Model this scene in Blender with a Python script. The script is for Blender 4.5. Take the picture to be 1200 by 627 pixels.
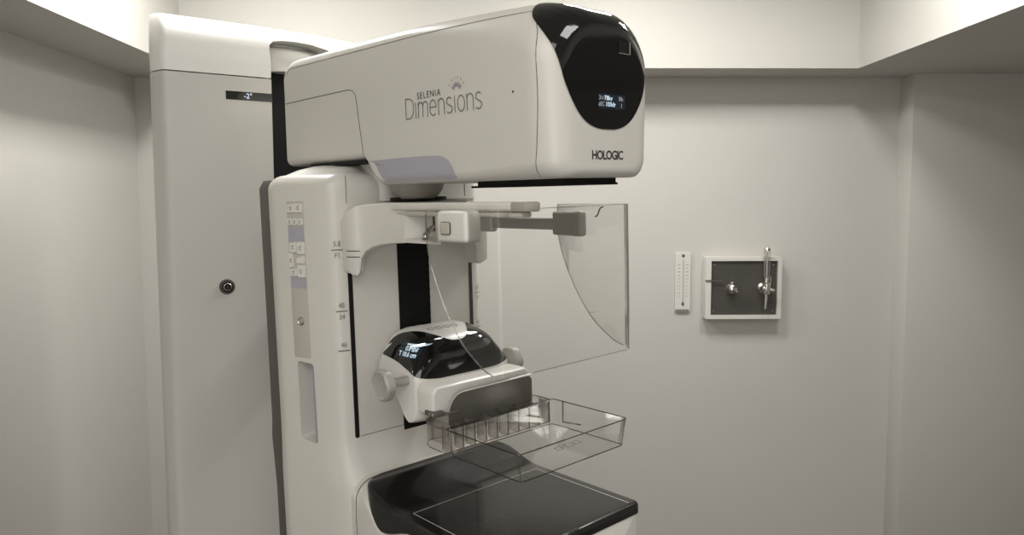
import bpy, bmesh, math, random
from mathutils import Vector, Matrix
from mathutils.bvhtree import BVHTree
PI = math.pi
R = math.radians
random.seed(4)
S = bpy.context.scene
for o in list(bpy.data.objects):
    bpy.data.objects.remove(o)

# ------------------------------------------------------------------ camera
EYE = Vector((0, 0, 1.5))
pitch, yaw, roll = R(4.63), R(.97), R(-.1)
fw = Vector((math.sin(yaw)*math.cos(pitch), math.cos(yaw)*math.cos(pitch), -math.sin(pitch)))
rt = fw.cross(Vector((0, 0, 1))).normalized()
up = rt.cross(fw)
rt, up = rt*math.cos(roll)+up*math.sin(roll), -rt*math.sin(roll)+up*math.cos(roll)
cd = bpy.data.cameras.new('camera')
cam = bpy.data.objects.new('camera', cd)
S.collection.objects.link(cam)
cd.sensor_width = 36
cd.lens = 890/1200*36
cd.clip_start = .02
m = Matrix((rt, up, -fw)).transposed().to_4x4()
m.translation = EYE
cam.matrix_world = m
S.camera = cam

# ------------------------------------------------------------------ light
S.view_settings.view_transform = 'Standard'
S.view_settings.look = 'None'
S.view_settings.gamma = 1
S.view_settings.exposure = .40
w = bpy.data.worlds.new('world')
S.world = w
w.use_nodes = True
w.node_tree.nodes['Background'].inputs[0].default_value = (1, .98, .94, 1)
w.node_tree.nodes['Background'].inputs[1].default_value = .008


def area(name, loc, sx, sy, power, col=(1, .977, .945), rot=(0, 0, 0)):
    l = bpy.data.lights.new(name, 'AREA')
    l.shape = 'RECTANGLE'
    l.size, l.size_y = sx, sy
    l.energy = power
    l.color = col
    o = bpy.data.objects.new(name, l)
    o.location = loc
    o.rotation_euler = rot
    S.collection.objects.link(o)
    return o


area('ceiling_and_fill_light', (.4, 2.3, 2.475), .3, .3, 11.5)
area('ceiling_and_fill_light', (-.75, 2.2, 2.475), .2, .35, 15.5)
area('ceiling_and_fill_light', (1.0, 2.05, 2.475), .2, .2, 9)
area('ceiling_and_fill_light', (.8, .6, 2.475), .4, .4, 4)  # added fill lamp, set to brighten the wall and machine front
area('ceiling_and_fill_light', (-.3, -.65, 2.475), 1.9, 1.5, 28)  # large soft fill added for the machine sides facing the camera
area('front_fill_light', (.1, -1.55, 1.15), 0.8, 1.9, 14, rot=(PI/2, 0, 0))  # added fill behind the camera for the column front; no doorway there


# ------------------------------------------------------------------ materials
def mat(name, col, rough=.5, metal=0, spec=.5, emit=None, es=0, noise=0, nscale=20, bump=0, bscale=60, coat=0):
    M = bpy.data.materials.new(name)
    M.use_nodes = True
    nt = M.node_tree
    b = nt.nodes['Principled BSDF']
    b.inputs['Base Color'].default_value = (*col, 1)
    b.inputs['Roughness'].default_value = rough
    b.inputs['Metallic'].default_value = metal
    b.inputs['Specular IOR Level'].default_value = spec
    b.inputs['Coat Weight'].default_value = coat
    if emit:
        b.inputs['Emission Color'].default_value = (*emit, 1)
        b.inputs['Emission Strength'].default_value = es
    tc = nt.nodes.new('ShaderNodeTexCoord')
    if noise:
        n = nt.nodes.new('ShaderNodeTexNoise')
        n.inputs['Scale'].default_value = nscale
        n.inputs['Detail'].default_value = 4
        nt.links.new(tc.outputs['Object'], n.inputs['Vector'])
        r = nt.nodes.new('ShaderNodeValToRGB')
        r.color_ramp.elements[0].position = .3
        r.color_ramp.elements[1].position = .7
        r.color_ramp.elements[0].color = (*[c*(1-noise) for c in col], 1)
        r.color_ramp.elements[1].color = (*[min(1, c*(1+noise)) for c in col], 1)
        nt.links.new(n.outputs['Fac'], r.inputs['Fac'])
        nt.links.new(r.outputs['Color'], b.inputs['Base Color'])
    if bump:
        n = nt.nodes.new('ShaderNodeTexNoise')
        n.inputs['Scale'].default_value = bscale
        nt.links.new(tc.outputs['Object'], n.inputs['Vector'])
        bp = nt.nodes.new('ShaderNodeBump')
        bp.inputs['Strength'].default_value = bump
        bp.inputs['Distance'].default_value = .002
        nt.links.new(n.outputs['Fac'], bp.inputs['Height'])
        nt.links.new(bp.outputs['Normal'], b.inputs['Normal'])
    return M


WHITE = (.61, .59, .545)
m_wall = mat('painted_wall', (.50, .488, .452), .75, spec=.2, noise=.012, nscale=3, bump=.12, bscale=220)
m_wall2 = mat('painted_panel', (.50, .46, .39), .7, spec=.2, noise=.012, nscale=3, bump=.1, bscale=220)
m_ceil = mat('painted_ceiling', (.58, .57, .54), .8, spec=.2, noise=.01, nscale=3)
m_floor = mat('vinyl_floor', (.10, .095, .085), .5, noise=.06, nscale=8)
m_white = mat('white_plastic', WHITE, .38, noise=.01, nscale=6)
m_gantry_shaded = mat('shaded_gantry_plastic', (.54, .525, .485), .4, noise=.01, nscale=6)  # darkened copy of the white plastic; shade on the gantry put into its colour
m_cap_lit = mat('lit_gantry_cap_plastic', (.78, .77, .73), .35)  # paler copy; light from above put into the cap's colour
m_white2 = mat('bright_white_plastic', (.66, .645, .60), .3)
m_grey = mat('grey_plastic', (.33, .31, .275), .45)
m_lgrey = mat('light_grey_plastic', (.46, .435, .385), .45)
m_dgrey = mat('dark_grey_plastic', (.085, .08, .07), .55)
m_lav = mat('lavender_plastic', (.37, .36, .405), .5)
m_black = mat('matte_black', (.006, .006, .006), .6, spec=.25)
m_bel = mat('black_rubber', (.010, .010, .009), .8, spec=.1)
m_gloss = mat('glossy_black', (.006, .006, .006), .06, spec=.5)
m_seam = mat('seam_shadow_gap', (.10, .095, .085), .8, spec=.1)
m_text = mat('printed_dark_lettering', (.03, .028, .025), .6)
m_textg = mat('printed_grey_lettering', (.19, .18, .165), .6)
m_tpurple = mat('printed_purple_emblem', (.30, .26, .29), .6)
m_screen = mat('screen_glass', (.008, .011, .016), .1, emit=(.03, .06, .08), es=.12)
m_led = mat('screen_characters', (.5, .6, .7), .5, emit=(.55, .72, .85), es=.38)
m_leddim = mat('dim_screen_characters', (.3, .3, .3), .5, emit=(.45, .42, .4), es=.4)
m_knob = mat('knob_grey_plastic', (.37, .355, .32), .4)
m_chrome = mat('chrome', (.62, .6, .56), .22, metal=1)
m_steel = mat('brushed_steel_plate', (.16, .15, .135), .38, metal=.6)
m_line = mat('white_printed_line', (.62, .62, .58), .6)
m_frame = mat('white_enamel', (.60, .585, .55), .4)


def clear(name, tint, base_gloss, rough=.03, grey=0):
    M = bpy.data.materials.new(name)
    M.use_nodes = True
    nt = M.node_tree
    nt.nodes.clear()
    out = nt.nodes.new('ShaderNodeOutputMaterial')
    tr = nt.nodes.new('ShaderNodeBsdfTransparent')
    tr.inputs[0].default_value = (*tint, 1)
    gl = nt.nodes.new('ShaderNodeBsdfGlossy')
    gl.inputs[0].default_value = (.9, .9, .88, 1)
    gl.inputs['Roughness'].default_value = rough
    fr = nt.nodes.new('ShaderNodeFresnel')
    fr.inputs[0].default_value = 1.42
    ad = nt.nodes.new('ShaderNodeMath')
    ad.operation = 'MULTIPLY_ADD'
    ad.inputs[1].default_value = .6
    ad.inputs[2].default_value = base_gloss
    nt.links.new(fr.outputs[0], ad.inputs[0])
    mx = nt.nodes.new('ShaderNodeMixShader')
    nt.links.new(ad.outputs[0], mx.inputs[0])
    nt.links.new(tr.outputs[0], mx.inputs[1])
    nt.links.new(gl.outputs[0], mx.inputs[2])
    last = mx
    if grey:
        df = nt.nodes.new('ShaderNodeBsdfDiffuse')
        df.inputs[0].default_value = (.6, .58, .54, 1)
        m2 = nt.nodes.new('ShaderNodeMixShader')
        m2.inputs[0].default_value = grey
        nt.links.new(mx.outputs[0], m2.inputs[1])
        nt.links.new(df.outputs[0], m2.inputs[2])
        last = m2
    nt.links.new(last.outputs[0], out.inputs[0])
    return M


m_clear = clear('clear_plastic', (.985, .982, .978), .0)
m_shield = clear('clear_shield_plastic', (.990, .989, .986), .0, grey=.014)
m_rib = clear('moulded_clear_plastic', (.93, .91, .90), .04, .10, grey=.03)
m_edge = clear('clear_plastic_edge', (.44, .425, .40), .06, .1)
m_edge2 = clear('lit_clear_plastic_edge', (.66, .65, .62), .12, .2)


# carbon weave
def carbon():
    M = mat('carbon_fibre', (.009, .009, .008), .14, spec=.36)
    nt = M.node_tree
    b = nt.nodes['Principled BSDF']
    tc = nt.nodes['Texture Coordinate'] if 'Texture Coordinate' in nt.nodes else nt.nodes.new('ShaderNodeTexCoord')
    mp = nt.nodes.new('ShaderNodeMapping')
    mp.inputs['Scale'].default_value = (420, 420, 420)
    nt.links.new(tc.outputs['Object'], mp.inputs['Vector'])
    ck = nt.nodes.new('ShaderNodeTexChecker')
    ck.inputs['Scale'].default_value = 1
    ck.inputs['Color1'].default_value = (.016, .015, .014, 1)
    ck.inputs['Color2'].default_value = (.006, .006, .006, 1)
    nt.links.new(mp.outputs[0], ck.inputs['Vector'])
    nt.links.new(ck.outputs['Color'], b.inputs['Base Color'])
    ma = nt.nodes.new('ShaderNodeMapRange')
    ma.inputs[3].default_value = .11
    ma.inputs[4].default_value = .22
    nt.links.new(ck.outputs['Fac'], ma.inputs[0])
    nt.links.new(ma.outputs[0], b.inputs['Roughness'])
    bp = nt.nodes.new('ShaderNodeBump')
    bp.inputs['Strength'].default_value = .12
    bp.inputs['Distance'].default_value = .0006
    nt.links.new(ck.outputs['Fac'], bp.inputs['Height'])
    nt.links.new(bp.outputs['Normal'], b.inputs['Normal'])
    return M


m_carbon = carbon()


# ------------------------------------------------------------------ mesh helpers
class MB:
    def __init__(s):
        s.v, s.f, s.m, s.mats = [], [], [], []

    def mi(s, mt):
        if mt not in s.mats:
            s.mats.append(mt)
        return s.mats.index(mt)

    def add(s, vs, fs, mt):
        k = len(s.v)
        i = s.mi(mt)
        s.v += [tuple(v) for v in vs]
        for f in fs:
            s.f.append([k+a for a in f])
            s.m.append(i)

    def bm(s, b, mt):
        b.verts.index_update()
        s.add([v.co[:] for v in b.verts], [[v.index for v in f.verts] for f in b.faces], mt)
        b.free()

    def box(s, c, d, mt, r=0, seg=3, rot=None):
        b = bmesh.new()
        bmesh.ops.create_cube(b, size=1)
        for v in b.verts:
            v.co = Vector((v.co.x*d[0], v.co.y*d[1], v.co.z*d[2]))
        if r:
            bmesh.ops.bevel(b, geom=b.edges[:], offset=r, segments=seg, profile=.5, affect='EDGES')
        M = Matrix.Translation(c)
        if rot is not None:
            M = M @ rot.to_4x4()
        bmesh.ops.transform(b, matrix=M, verts=b.verts)
        s.bm(b, mt)

    def loft(s, rings, mt, cap0=True, cap1=True, closed=True):
        n = len(rings[0])
        vs = [p for r in rings for p in r]
        fs = []
        for i in range(len(rings)-1):
            for j in range(n if closed else n-1):
                a, b = i*n+j, i*n+(j+1) % n
                fs.append([a, b, b+n, a+n])
        if cap0:
            fs.append(list(range(n))[::-1])
        if cap1:
            fs.append([(len(rings)-1)*n+j for j in range(n)])
        s.add(vs, fs, mt)

    def tube(s, path, r, mt, n=8, cap=True):
        P = [Vector(p) for p in path]
        rings = []
        prev = None
        for i, p in enumerate(P):
            t = (P[min(i+1, len(P)-1)]-P[max(i-1, 0)]).normalized()
            if prev is None:
                a = t.orthogonal().normalized()
            else:
                a = (prev-t*prev.dot(t))
                a = a.normalized() if a.length > 1e-6 else t.orthogonal().normalized()
            prev = a
            b = t.cross(a)
            rr = r[i] if isinstance(r, (list, tuple)) else r
            rings.append([p+(a*math.cos(2*PI*k/n)+b*math.sin(2*PI*k/n))*rr for k in range(n)])
        s.loft(rings, mt, cap, cap)

    def lathe(s, prof, c, ax, mt, n=32, cap=True):
        """prof = list of (radius, distance along ax)"""
        ax = Vector(ax).normalized()
        a = ax.orthogonal().normalized()
        b = ax.cross(a)
        c = Vector(c)
        rings = [[c+ax*h+(a*math.cos(2*PI*k/n)+b*math.sin(2*PI*k/n))*max(r, 1e-5) for k in range(n)] for r, h in prof]
        s.loft(rings, mt, cap, cap)

    def build(s, name, parent=None, M=None, label=None, angle=35, smooth=True):
        me = bpy.data.meshes.new(name)
        me.from_pydata(s.v, [], s.f)
        for mt in s.mats:
            me.materials.append(mt)
        me.polygons.foreach_set('material_index', s.m)
        b = bmesh.new()
        b.from_mesh(me)
        bmesh.ops.recalc_face_normals(b, faces=b.faces)
        b.to_mesh(me)
        b.free()
        if smooth:
            me.shade_smooth()
            me.set_sharp_from_angle(angle=R(angle))
        o = bpy.data.objects.new(name, me)
        S.collection.objects.link(o)
        place(o, parent, M)
        if label:
            o['label'] = label
        return o


WM = {}


def place(o, parent, M):
    Mw = M if M is not None else (WM[parent.name] if parent else Matrix.Identity(4))
    WM[o.name] = Mw.copy()
    if parent:
        o.parent = parent
        o.matrix_local = WM[parent.name].inverted() @ Mw
    else:
        o.matrix_local = Mw


def empty(name, M, label, cat, group=None):
    o = bpy.data.objects.new(name, None)
    S.collection.objects.link(o)
    o.empty_display_size = .05
    place(o, None, M)
    o['label'] = label
    o['category'] = cat
    if group:
        o['group'] = group
    return o


def struct(mb, name, **k):
    o = mb.build(name, **k)
    o['kind'] = 'structure'
    return o


def rrect(w0, w1, h0, h1, rs, n=6):
    """2D rounded rectangle, radii rs=(bl, br, tr, tl)"""
    pts = []
    cs = [(w0+rs[0], h0+rs[0], PI, rs[0]), (w1-rs[1], h0+rs[1], 1.5*PI, rs[1]),
          (w1-rs[2], h1-rs[2], 0, rs[2]), (w0+rs[3], h1-rs[3], .5*PI, rs[3])]
    for cx, cy, a0, r in cs:
        for k in range(n+1):
            a = a0+k/n*PI/2
            pts.append((cx+r*math.cos(a), cy+r*math.sin(a)))
    return pts


def roundpoly(P, rs, n=5):
    out = []
    N = len(P)
    for i in range(N):
        p = Vector(P[i]).to_2d()
        r = rs[i] if isinstance(rs, (list, tuple)) else rs
        if r <= 0:
            out.append(tuple(p))
            continue
        a = (Vector(P[i-1])-p)
        b = (Vector(P[(i+1) % N])-p)
        d = min(r, a.length*.49, b.length*.49)
        A, B = p+a.normalized()*d, p+b.normalized()*d
        for k in range(n+1):
            t = k/n
            q = A*(1-t)**2+p*2*t*(1-t)+B*t*t
            out.append(tuple(q))
    return out


def arc(c, r, a0, a1, n=10):
    return [(c[0]+r*math.cos(R(a0+(a1-a0)*k/n)), c[1]+r*math.sin(R(a0+(a1-a0)*k/n))) for k in range(n+1)]


def spline(P, n=8):
    P = [Vector(p) for p in P]
    Q = [P[0]*2-P[1]]+P+[P[-1]*2-P[-2]]
    out = []
    for i in range(1, len(Q)-2):
        for k in range(n):
            t = k/n
            a, b, c, d = Q[i-1], Q[i], Q[i+1], Q[i+2]
            out.append(.5*((2*b)+(c-a)*t+(2*a-5*b+4*c-d)*t*t+(3*b-3*c+d-a)*t**3))
    out.append(P[-1])
    return out


def text_bm(txt, size, sx=1, spacing=1, offset=0, shear=0):
    cu = bpy.data.curves.new('t', 'FONT')
    cu.body = txt
    cu.size = size
    cu.space_character = spacing
    cu.offset = offset
    cu.shear = shear
    cu.resolution_u = 3
    cu.align_x = 'CENTER'
    cu.align_y = 'CENTER'
    o = bpy.data.objects.new('t', cu)
    S.collection.objects.link(o)
    dg = bpy.context.evaluated_depsgraph_get()
    me = bpy.data.meshes.new_from_object(o.evaluated_get(dg))
    vs = [Vector((v.co.x*sx, v.co.y)) for v in me.vertices]
    fs = [list(p.vertices) for p in me.polygons]
    bpy.data.objects.remove(o)
    bpy.data.curves.remove(cu)
    bpy.data.meshes.remove(me)
    return vs, fs


def put_text(mb, txt, size, org, ux, uy, mt, **k):
    """flat lettering centred on org, running along ux with up uy"""
    vs, fs = text_bm(txt, size, **k)
    org, ux, uy = Vector(org), Vector(ux).normalized(), Vector(uy).normalized()
    mb.add([org+ux*v.x+uy*v.y for v in vs], fs, mt)


def boolean(target, cutter, op='DIFFERENCE'):
    md = target.modifiers.new('b', 'BOOLEAN')
    md.operation = op
    md.object = cutter
    md.solver = 'EXACT'
    bpy.context.view_layer.update()
    dg = bpy.context.evaluated_depsgraph_get()
    me = bpy.data.meshes.new_from_object(target.evaluated_get(dg))
    target.modifiers.clear()
    old = target.data
    target.data = me
    me.name = old.name
    bpy.data.objects.remove(cutter)
    me.shade_smooth()
    me.set_sharp_from_angle(angle=R(35))


def bvh_of(obj):
    me = obj.data
    return BVHTree.FromPolygons([v.co.copy() for v in me.vertices], [list(p.vertices) for p in me.polygons])


def wrap(mb, bvh, org, pts, mt, lift=.0012, rings=14, centre=None, thick=.004):
    """patch that hugs a surface: boundary pts are pushed from org onto the surface"""
    org = Vector(org)
    P = [Vector(p) for p in pts]
    c = Vector(centre) if centre else sum(P, Vector())/len(P)

    def hit(q):
        d = (q-org).normalized()
        h, nn, i, dist = bvh.ray_cast(org, d)
        if h is None:
            return q
        return h+d*lift
    vs, fs = [hit(c)], []
    n = len(P)
    for r in range(1, rings+1):
        t = r/rings
        vs += [hit(c.lerp(p, t)) for p in P]
    # rim goes back into the surface
    vs += [v-(v-org).normalized()*thick for v in vs[1+(rings-1)*n:]]
    for j in range(n):
        fs.append([0, 1+j, 1+(j+1) % n])
    for r in range(rings):
        for j in range(n):
            a, b = 1+r*n+j, 1+r*n+(j+1) % n
            fs.append([a, a+n, b+n, b])
    mb.add(vs, fs, mt)


# ------------------------------------------------------------------ frames of the machine
az, tl = R(48.93), R(1.8)
F = Vector((math.cos(az), -math.sin(az), 0))
B0 = Vector((math.sin(az), math.cos(az), 0))
Z = Vector((0, 0, 1))
B = B0*math.cos(tl)+Z*math.sin(tl)
V = Z*math.cos(tl)-B0*math.sin(tl)


def frame(a, b, c, o):
    M = Matrix((a, b, c)).transposed().to_4x4()
    M.translation = EYE - (M.to_3x3() @ Vector(o))
    return M


ARM = frame(F, B, V, (1.273, -.875, .565))      # x forward, y across, z up; z=0 on the breast platform
GAN = frame(F, B0, Z, (1.273, -.875, 1.5))      # same place, plumb, z=0 on the floor

# ------------------------------------------------------------------ room
ZS = 2.022
XL, XR, YB = -1.475, 1.655, 3.15
ZC = 2.48


def slab(name, x0, x1, y0, y1, z0, z1, mt):
    mb = MB()
    mb.box(((x0+x1)/2, (y0+y1)/2, (z0+z1)/2), (x1-x0, y1-y0, z1-z0), mt)
    return struct(mb, name, smooth=False)


slab('floor', XL-.1, 2.6, -1.7, YB+.1, -.1, 0, m_floor)
slab('ceiling', XL-.1, 2.6, -1.7, YB+.1, ZC, ZC+.1, m_ceil)
slab('wall_left', XL-.1, XL, -1.7, YB+.1, 0, ZC, m_wall)
slab('wall_back', XL, XR, YB, YB+.1, 0, ZC, m_wall)
slab('wall_right', 2.5, 2.6, -1.7, YB+.1, 0, ZC, m_wall)
slab('wall_front', XL, 2.5, -1.7, -1.6, 0, ZC, m_wall)
# projecting pier at the right of the back wall, same paint on return and face
mb = MB()
mb.box(((XR+2.5)/2, (3.045+YB+.1)/2, ZC/2), (2.5-XR, YB+.1-3.045, ZC), m_wall, .003, 2)
struct(mb, 'wall_pier')
# dropped ceiling beams round the raised ceiling
slab('trim_1', XL, XL+.28, -1.6, YB, ZS, ZC, m_wall)
slab('trim_2', XL+.28, 1.375, 2.93, YB, ZS, ZC, m_wall)
slab('trim_3', 1.375, 2.5, -1.6, YB, ZS, ZC, m_wall)

# ------------------------------------------------------------------ the mammography machine
base = GAN.copy()
base.translation = GAN @ Vector((-.68, 0, 0))
machine = empty('mammography_machine', base,
                'large white mammography machine with long tube head and black breast platform', 'mammography machine')

# --- gantry column (plumb)
gp = [(-.556, -.29), (-.512, -.05), (-.512, .13), (-.55, .30), (-.60, .315), (-.86, .25), (-.86, -.20), (-.612, -.303)]
mb = MB()
pl = roundpoly(gp, [.012, 0, 0, .03, .03, .05, .05, .03])


def shrink(poly, d, c=(-.68, 0)):
    out = []
    for x, y in poly:
        v = Vector((x-c[0], y-c[1]))
        L = v.length
        out.append((c[0]+v.x*(L-d)/L, c[1]+v.y*(L-d)/L))
    return out


rings = [[(x, y, z) for x, y in pl] for z in (.002, .3, .6, .9, 1.2, 1.5, 1.808)]
mb.loft(rings, m_gantry_shaded)
gant = mb.build('gantry_column', machine, GAN)
mb = MB()
rings = [[(x, y, 1.811) for x, y in shrink(pl, .001)], [(x, y, 1.84) for x, y in pl]]
for k in range(11):
    a = k/10*PI/2
    d = .13*(1-math.cos(a))
    rings.append([(x-d*(x+.86)/.35, y, 1.848+.112*math.sin(a)) for x, y in shrink(pl, .035*(1-math.cos(a)))])
rings.append([(x-.17*(x+.86)/.35, y, 1.961) for x, y in shrink(pl, .08)])
mb.loft(rings, m_cap_lit)
cap = mb.build('top_cap', machine, GAN)
# slot cavity cut into both, arched at the top
def slot_cutter(grow=0.0, z0=.25):
    c = MB()
    prof = [(-.052-grow, z0), (.132+grow, z0), (.132, 1.875)]+[(.127, 1.892), (.11, 1.902), (.07, 1.911), (.03, 1.913), (-.01, 1.910), (-.035, 1.904), (-.048, 1.893)]+[(-.052, 1.878)]
    c.loft([[(-.60, y, z) for y, z in prof], [(-.30, y, z) for y, z in prof]], m_white2)
    return c.build('cutter', None, GAN)


boolean(gant, slot_cutter())
boolean(cap, slot_cutter())
mb = MB()
mb.box((-.585, .04, 1.045), (.02, .18, 1.585), m_black)
mb.build('carriage_slot', machine, GAN, label='black vertical slot liner')
mb = MB()
for k in range(2):
    pass
rr = []
for k in range(9):
    a = k/8*PI/2
    rr.append([(-.598+.075*math.cos(a)*math.cos(t), .04+.088*math.sin(t), 1.848+.055*math.sin(a)) for t in [R(-90+180*j/16) for j in range(17)]])
rr = [[(x, y, 1.835) for x, y, z in rr[0]]]+rr
mb.loft(rr, m_white2, True, True, closed=True)
mb.build('slot_dome', machine, GAN, label='rounded white filler under the cap')
# angle display across the left half of the front
fdir = Vector((.183, .983, 0)).normalized()
fn = Vector((.983, -.183, 0))
P0 = Vector((-.512, -.05, 0))


def gpt(s, z, h=0):
    return P0-fdir*s+Vector((0, 0, z))+fn*h


mb = MB()
mb.add([gpt(s, z, h) for h in (-.002, .0012) for s, z in ((.109, 1.753), (.001, 1.753), (.001, 1.773), (.109, 1.773))],
       [[4, 5, 6, 7], [0, 1, 5, 4], [1, 2, 6, 5], [2, 3, 7, 6], [3, 0, 4, 7]], m_gloss)
disp = mb.build('angle_display', gant, GAN, label='narrow black readout strip', smooth=False)
mb = MB()
put_text(mb, '-2°', .017, gpt(.058, 1.763, .002), fdir, Z, m_led, sx=.95, offset=.0002)
mb.build('readout_digits', gant, GAN, smooth=False)
# key switch
mb = MB()
c = gpt(.120, 1.308, 0)
mb.lathe([(.018, -.003), (.018, .003), (.0165, .005), (.0125, .005)], c, fn, m_seam, 32, False)
mb.lathe([(.0125, .005), (.0125, .0085), (.0095, .0095), (.0085, .0095)], c, fn, m_black, 32, False)
mb.lathe([(.0095, .0085), (.0095, .0105), (.008, .0115), (.0072, .0105), (.0072, .008)], c, fn, m_chrome, 32, False)
mb.lathe([(.0072, .008), (.0, .0085)], c, fn, m_black, 32, False)
mb.box(c+fn*.009, (.002, .002, .008), m_dgrey)
mb.build('key_switch', gant, GAN, label='round black and chrome key switch')

# --- C-arm column
cp = [(0, 0), (0, -.15), (-.010, -.176), (-.042, -.1905), (-.152, -.223), (-.19, -.215), (-.19, .215), (-.152, .223), (-.042, .1905), (-.010, .176), (0, .15)]
cp = roundpoly(cp, [0, .02, .012, .012, .012, .01, .01, .012, .012, .012, .02])
mb = MB()


def colring(z, d=0, fx=0, fy=0):
    out = []
    for x, y in cp:
        k = max(0, min(1, (x+.12)/.12))
        X, Y = x+fx*k, y*(1+fy)
        if d:
            v = Vector((X+.1, Y))
            L = v.length
            X, Y = -.1+v.x*(L-d)/L, v.y*(L-d)/L
        out.append((X, Y, z))
    return out


rings = []
for z in (-.9, -.6, -.3, -.1, .0):
    rings.append(colring(z, 0, .035, .01))
for k in range(1, 9):
    t = k/8
    rings.append(colring(.0+.1*t, 0, .035*(1-math.sin(t*PI/2))**1.0, .01*(1-t)))
for z in (.2, .3, .4, .5, .575):
    rings.append(colring(z))
for k in range(1, 7):
    a = k/6*PI/2
    rings.append(colring(.575+.030*math.sin(a), .035*(1-math.cos(a))))
rings.append(colring(.615, .06))
rings.append(colring(.622, .09))
rings.append(colring(.6245, .13))
mb.loft(rings, m_white)
# raised seam lines of the shell
mb.tube([(.0, -.146, z) for z in (.548, .60)], .0006, m_seam, 5)
mb.tube([(.0004, y, .0955) for y in (-.138, -.040)], .0006, m_seam, 5)
mb.tube([(.0004, y, .0955) for y in (.040, .14)], .0006, m_seam, 5)
column = mb.build('c_arm_column', machine, ARM)

tb, nb, PB = Vector((-.958, -.287, 0)), Vector((.287, -.958, 0)), Vector((-.03, -.186, 0))
def bv(s, z, h=0):
    return PB+tb*s+nb*h+Vector((0, 0, z))


def bevel_plate(mb, s0, s1, z0, z1, h0, h1, mt, r=.004, n=4):
    pr = rrect(s0, s1, z0, z1, (r, r, r, r), n)
    mb.loft([[bv(s, z, h0) for s, z in pr], [bv(s, z, h1-.0007) for s, z in pr],
             [bv((s-(s0+s1)/2)*.97+(s0+s1)/2, (z-(z0+z1)/2)*.985+(z0+z1)/2, h1) for s, z in pr]], mt)


# handle recess cut into the bevel
c = MB()
pr = roundpoly([(.040, .078), (.086, .083), (.086, .246), (.042, .243)], .008)
c.loft([[bv(s, z, .05) for s, z in pr], [bv(s-(.008), z*.94+.006, -.034) for s, z in pr]], m_lav)
cut = c.build('cutter', None, ARM)
boolean(column, cut)
mb = MB()
mb.loft([[bv(s, z, -.0005) for s, z in pr], [bv(s-.0078, z*.94+.006, -.0335) for s, z in pr]], m_lav, False, True)
mb.build('grip_recess', column, ARM, label='lavender hand grip recess')
# dark rear side of the arm
mb = MB()
dp = roundpoly([(-.175, -.219), (-.245, -.213), (-.275, -.16), (-.275, .16), (-.245, .213), (-.175, .219)], .012)
mb.loft([[(x, y, z) for x, y in shrink(dp, d, (-.2, 0))] for z, d in ((-.9, .012), (-.35, .004), (-.05, .004), (.06, -.0), (.09, .002), (.30, .003), (.58, .003), (.596, .012))], m_dgrey)
mb.build('rear_shell', machine, ARM, label='dark grey rear shell of the arm')
mb = MB()
mb.lathe([(.06, -.52), (.06, -.2)], (0, 0, .25), (1, 0, 0), m_dgrey, 40)
mb.build('pivot_hub', machine, ARM)
# front track panel
for sy in (-1, 1):
    mb = MB()
    pr = rrect(sy*.146-.0042, sy*.146+.0042, .094, .43, (.003,)*4, 3)
    mb.loft([[(-.004, y, z) for y, z in pr], [(.0012, y, z) for y, z in pr]], m_black)
    mb.build('guide_groove', column, ARM, label='black vertical guide groove')
mb = MB()
n = 60
rings = []
for k in range(n+1):
    z = .070+k/n*.48
    x = .0010+.0008*(k % 2)
    rings.append([(x, -.0385, z), (x, .0375, z)])
vs = [p for r_ in rings for p in r_]
mb.add(vs, [[2*i, 2*i+1, 2*i+3, 2*i+2] for i in range(n)], m_bel)
mb.box((-.002, -.0005, .31), (.005, .076, .48), m_bel)
mb.build('bellows', column, ARM, label='black pleated strip', smooth=False)

# controls
mb = MB()
bevel_plate(mb, .042, .088, .247, .555, -.002, .0010, m_lgrey, .003)
panel = mb.build('control_panel', column, ARM, label='light grey strip of arm controls')
mb = MB()
bevel_plate(mb, .043, .0865, .475, .505, .0005, .0013, m_lav, .002)
mb.build('tinted_band', panel, ARM)
mb = MB()
bevel_plate(mb, .043, .0865, .385, .408, .0005, .0013, m_lav, .002)
mb.build('tinted_band', panel, ARM)


def button(pts, marks=(), h=.0042):
    mb = MB()
    pr = roundpoly(pts, .0025, 3)
    cx = sum(p[0] for p in pr)/len(pr)
    cz = sum(p[1] for p in pr)/len(pr)
    mb.loft([[bv(s, z, .0005) for s, z in pr], [bv(s, z, h-.001) for s, z in pr],
             [bv(cx+(s-cx)*.93, cz+(z-cz)*.93, h) for s, z in pr]], m_white2)
    for s0, z0, s1, z1 in marks:
        d = Vector((s1-s0, z1-z0)).normalized()*.00055
        q = [(s0-d.y, z0+d.x), (s1-d.y, z1+d.x), (s1+d.y, z1-d.x), (s0+d.y, z0-d.x)]
        mb.add([bv(s, z, h+.0003) for s, z in q], [[0, 1, 2, 3]], m_textg)
    mb.build('button', panel, ARM)


def glyph(s, z, r=.0032):
    return [(s-r, z+r, s+r, z+r*.2), (s-r, z-r, s+r, z-r), (s+r*.2, z+r, s-r*.3, z-r)]


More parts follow.
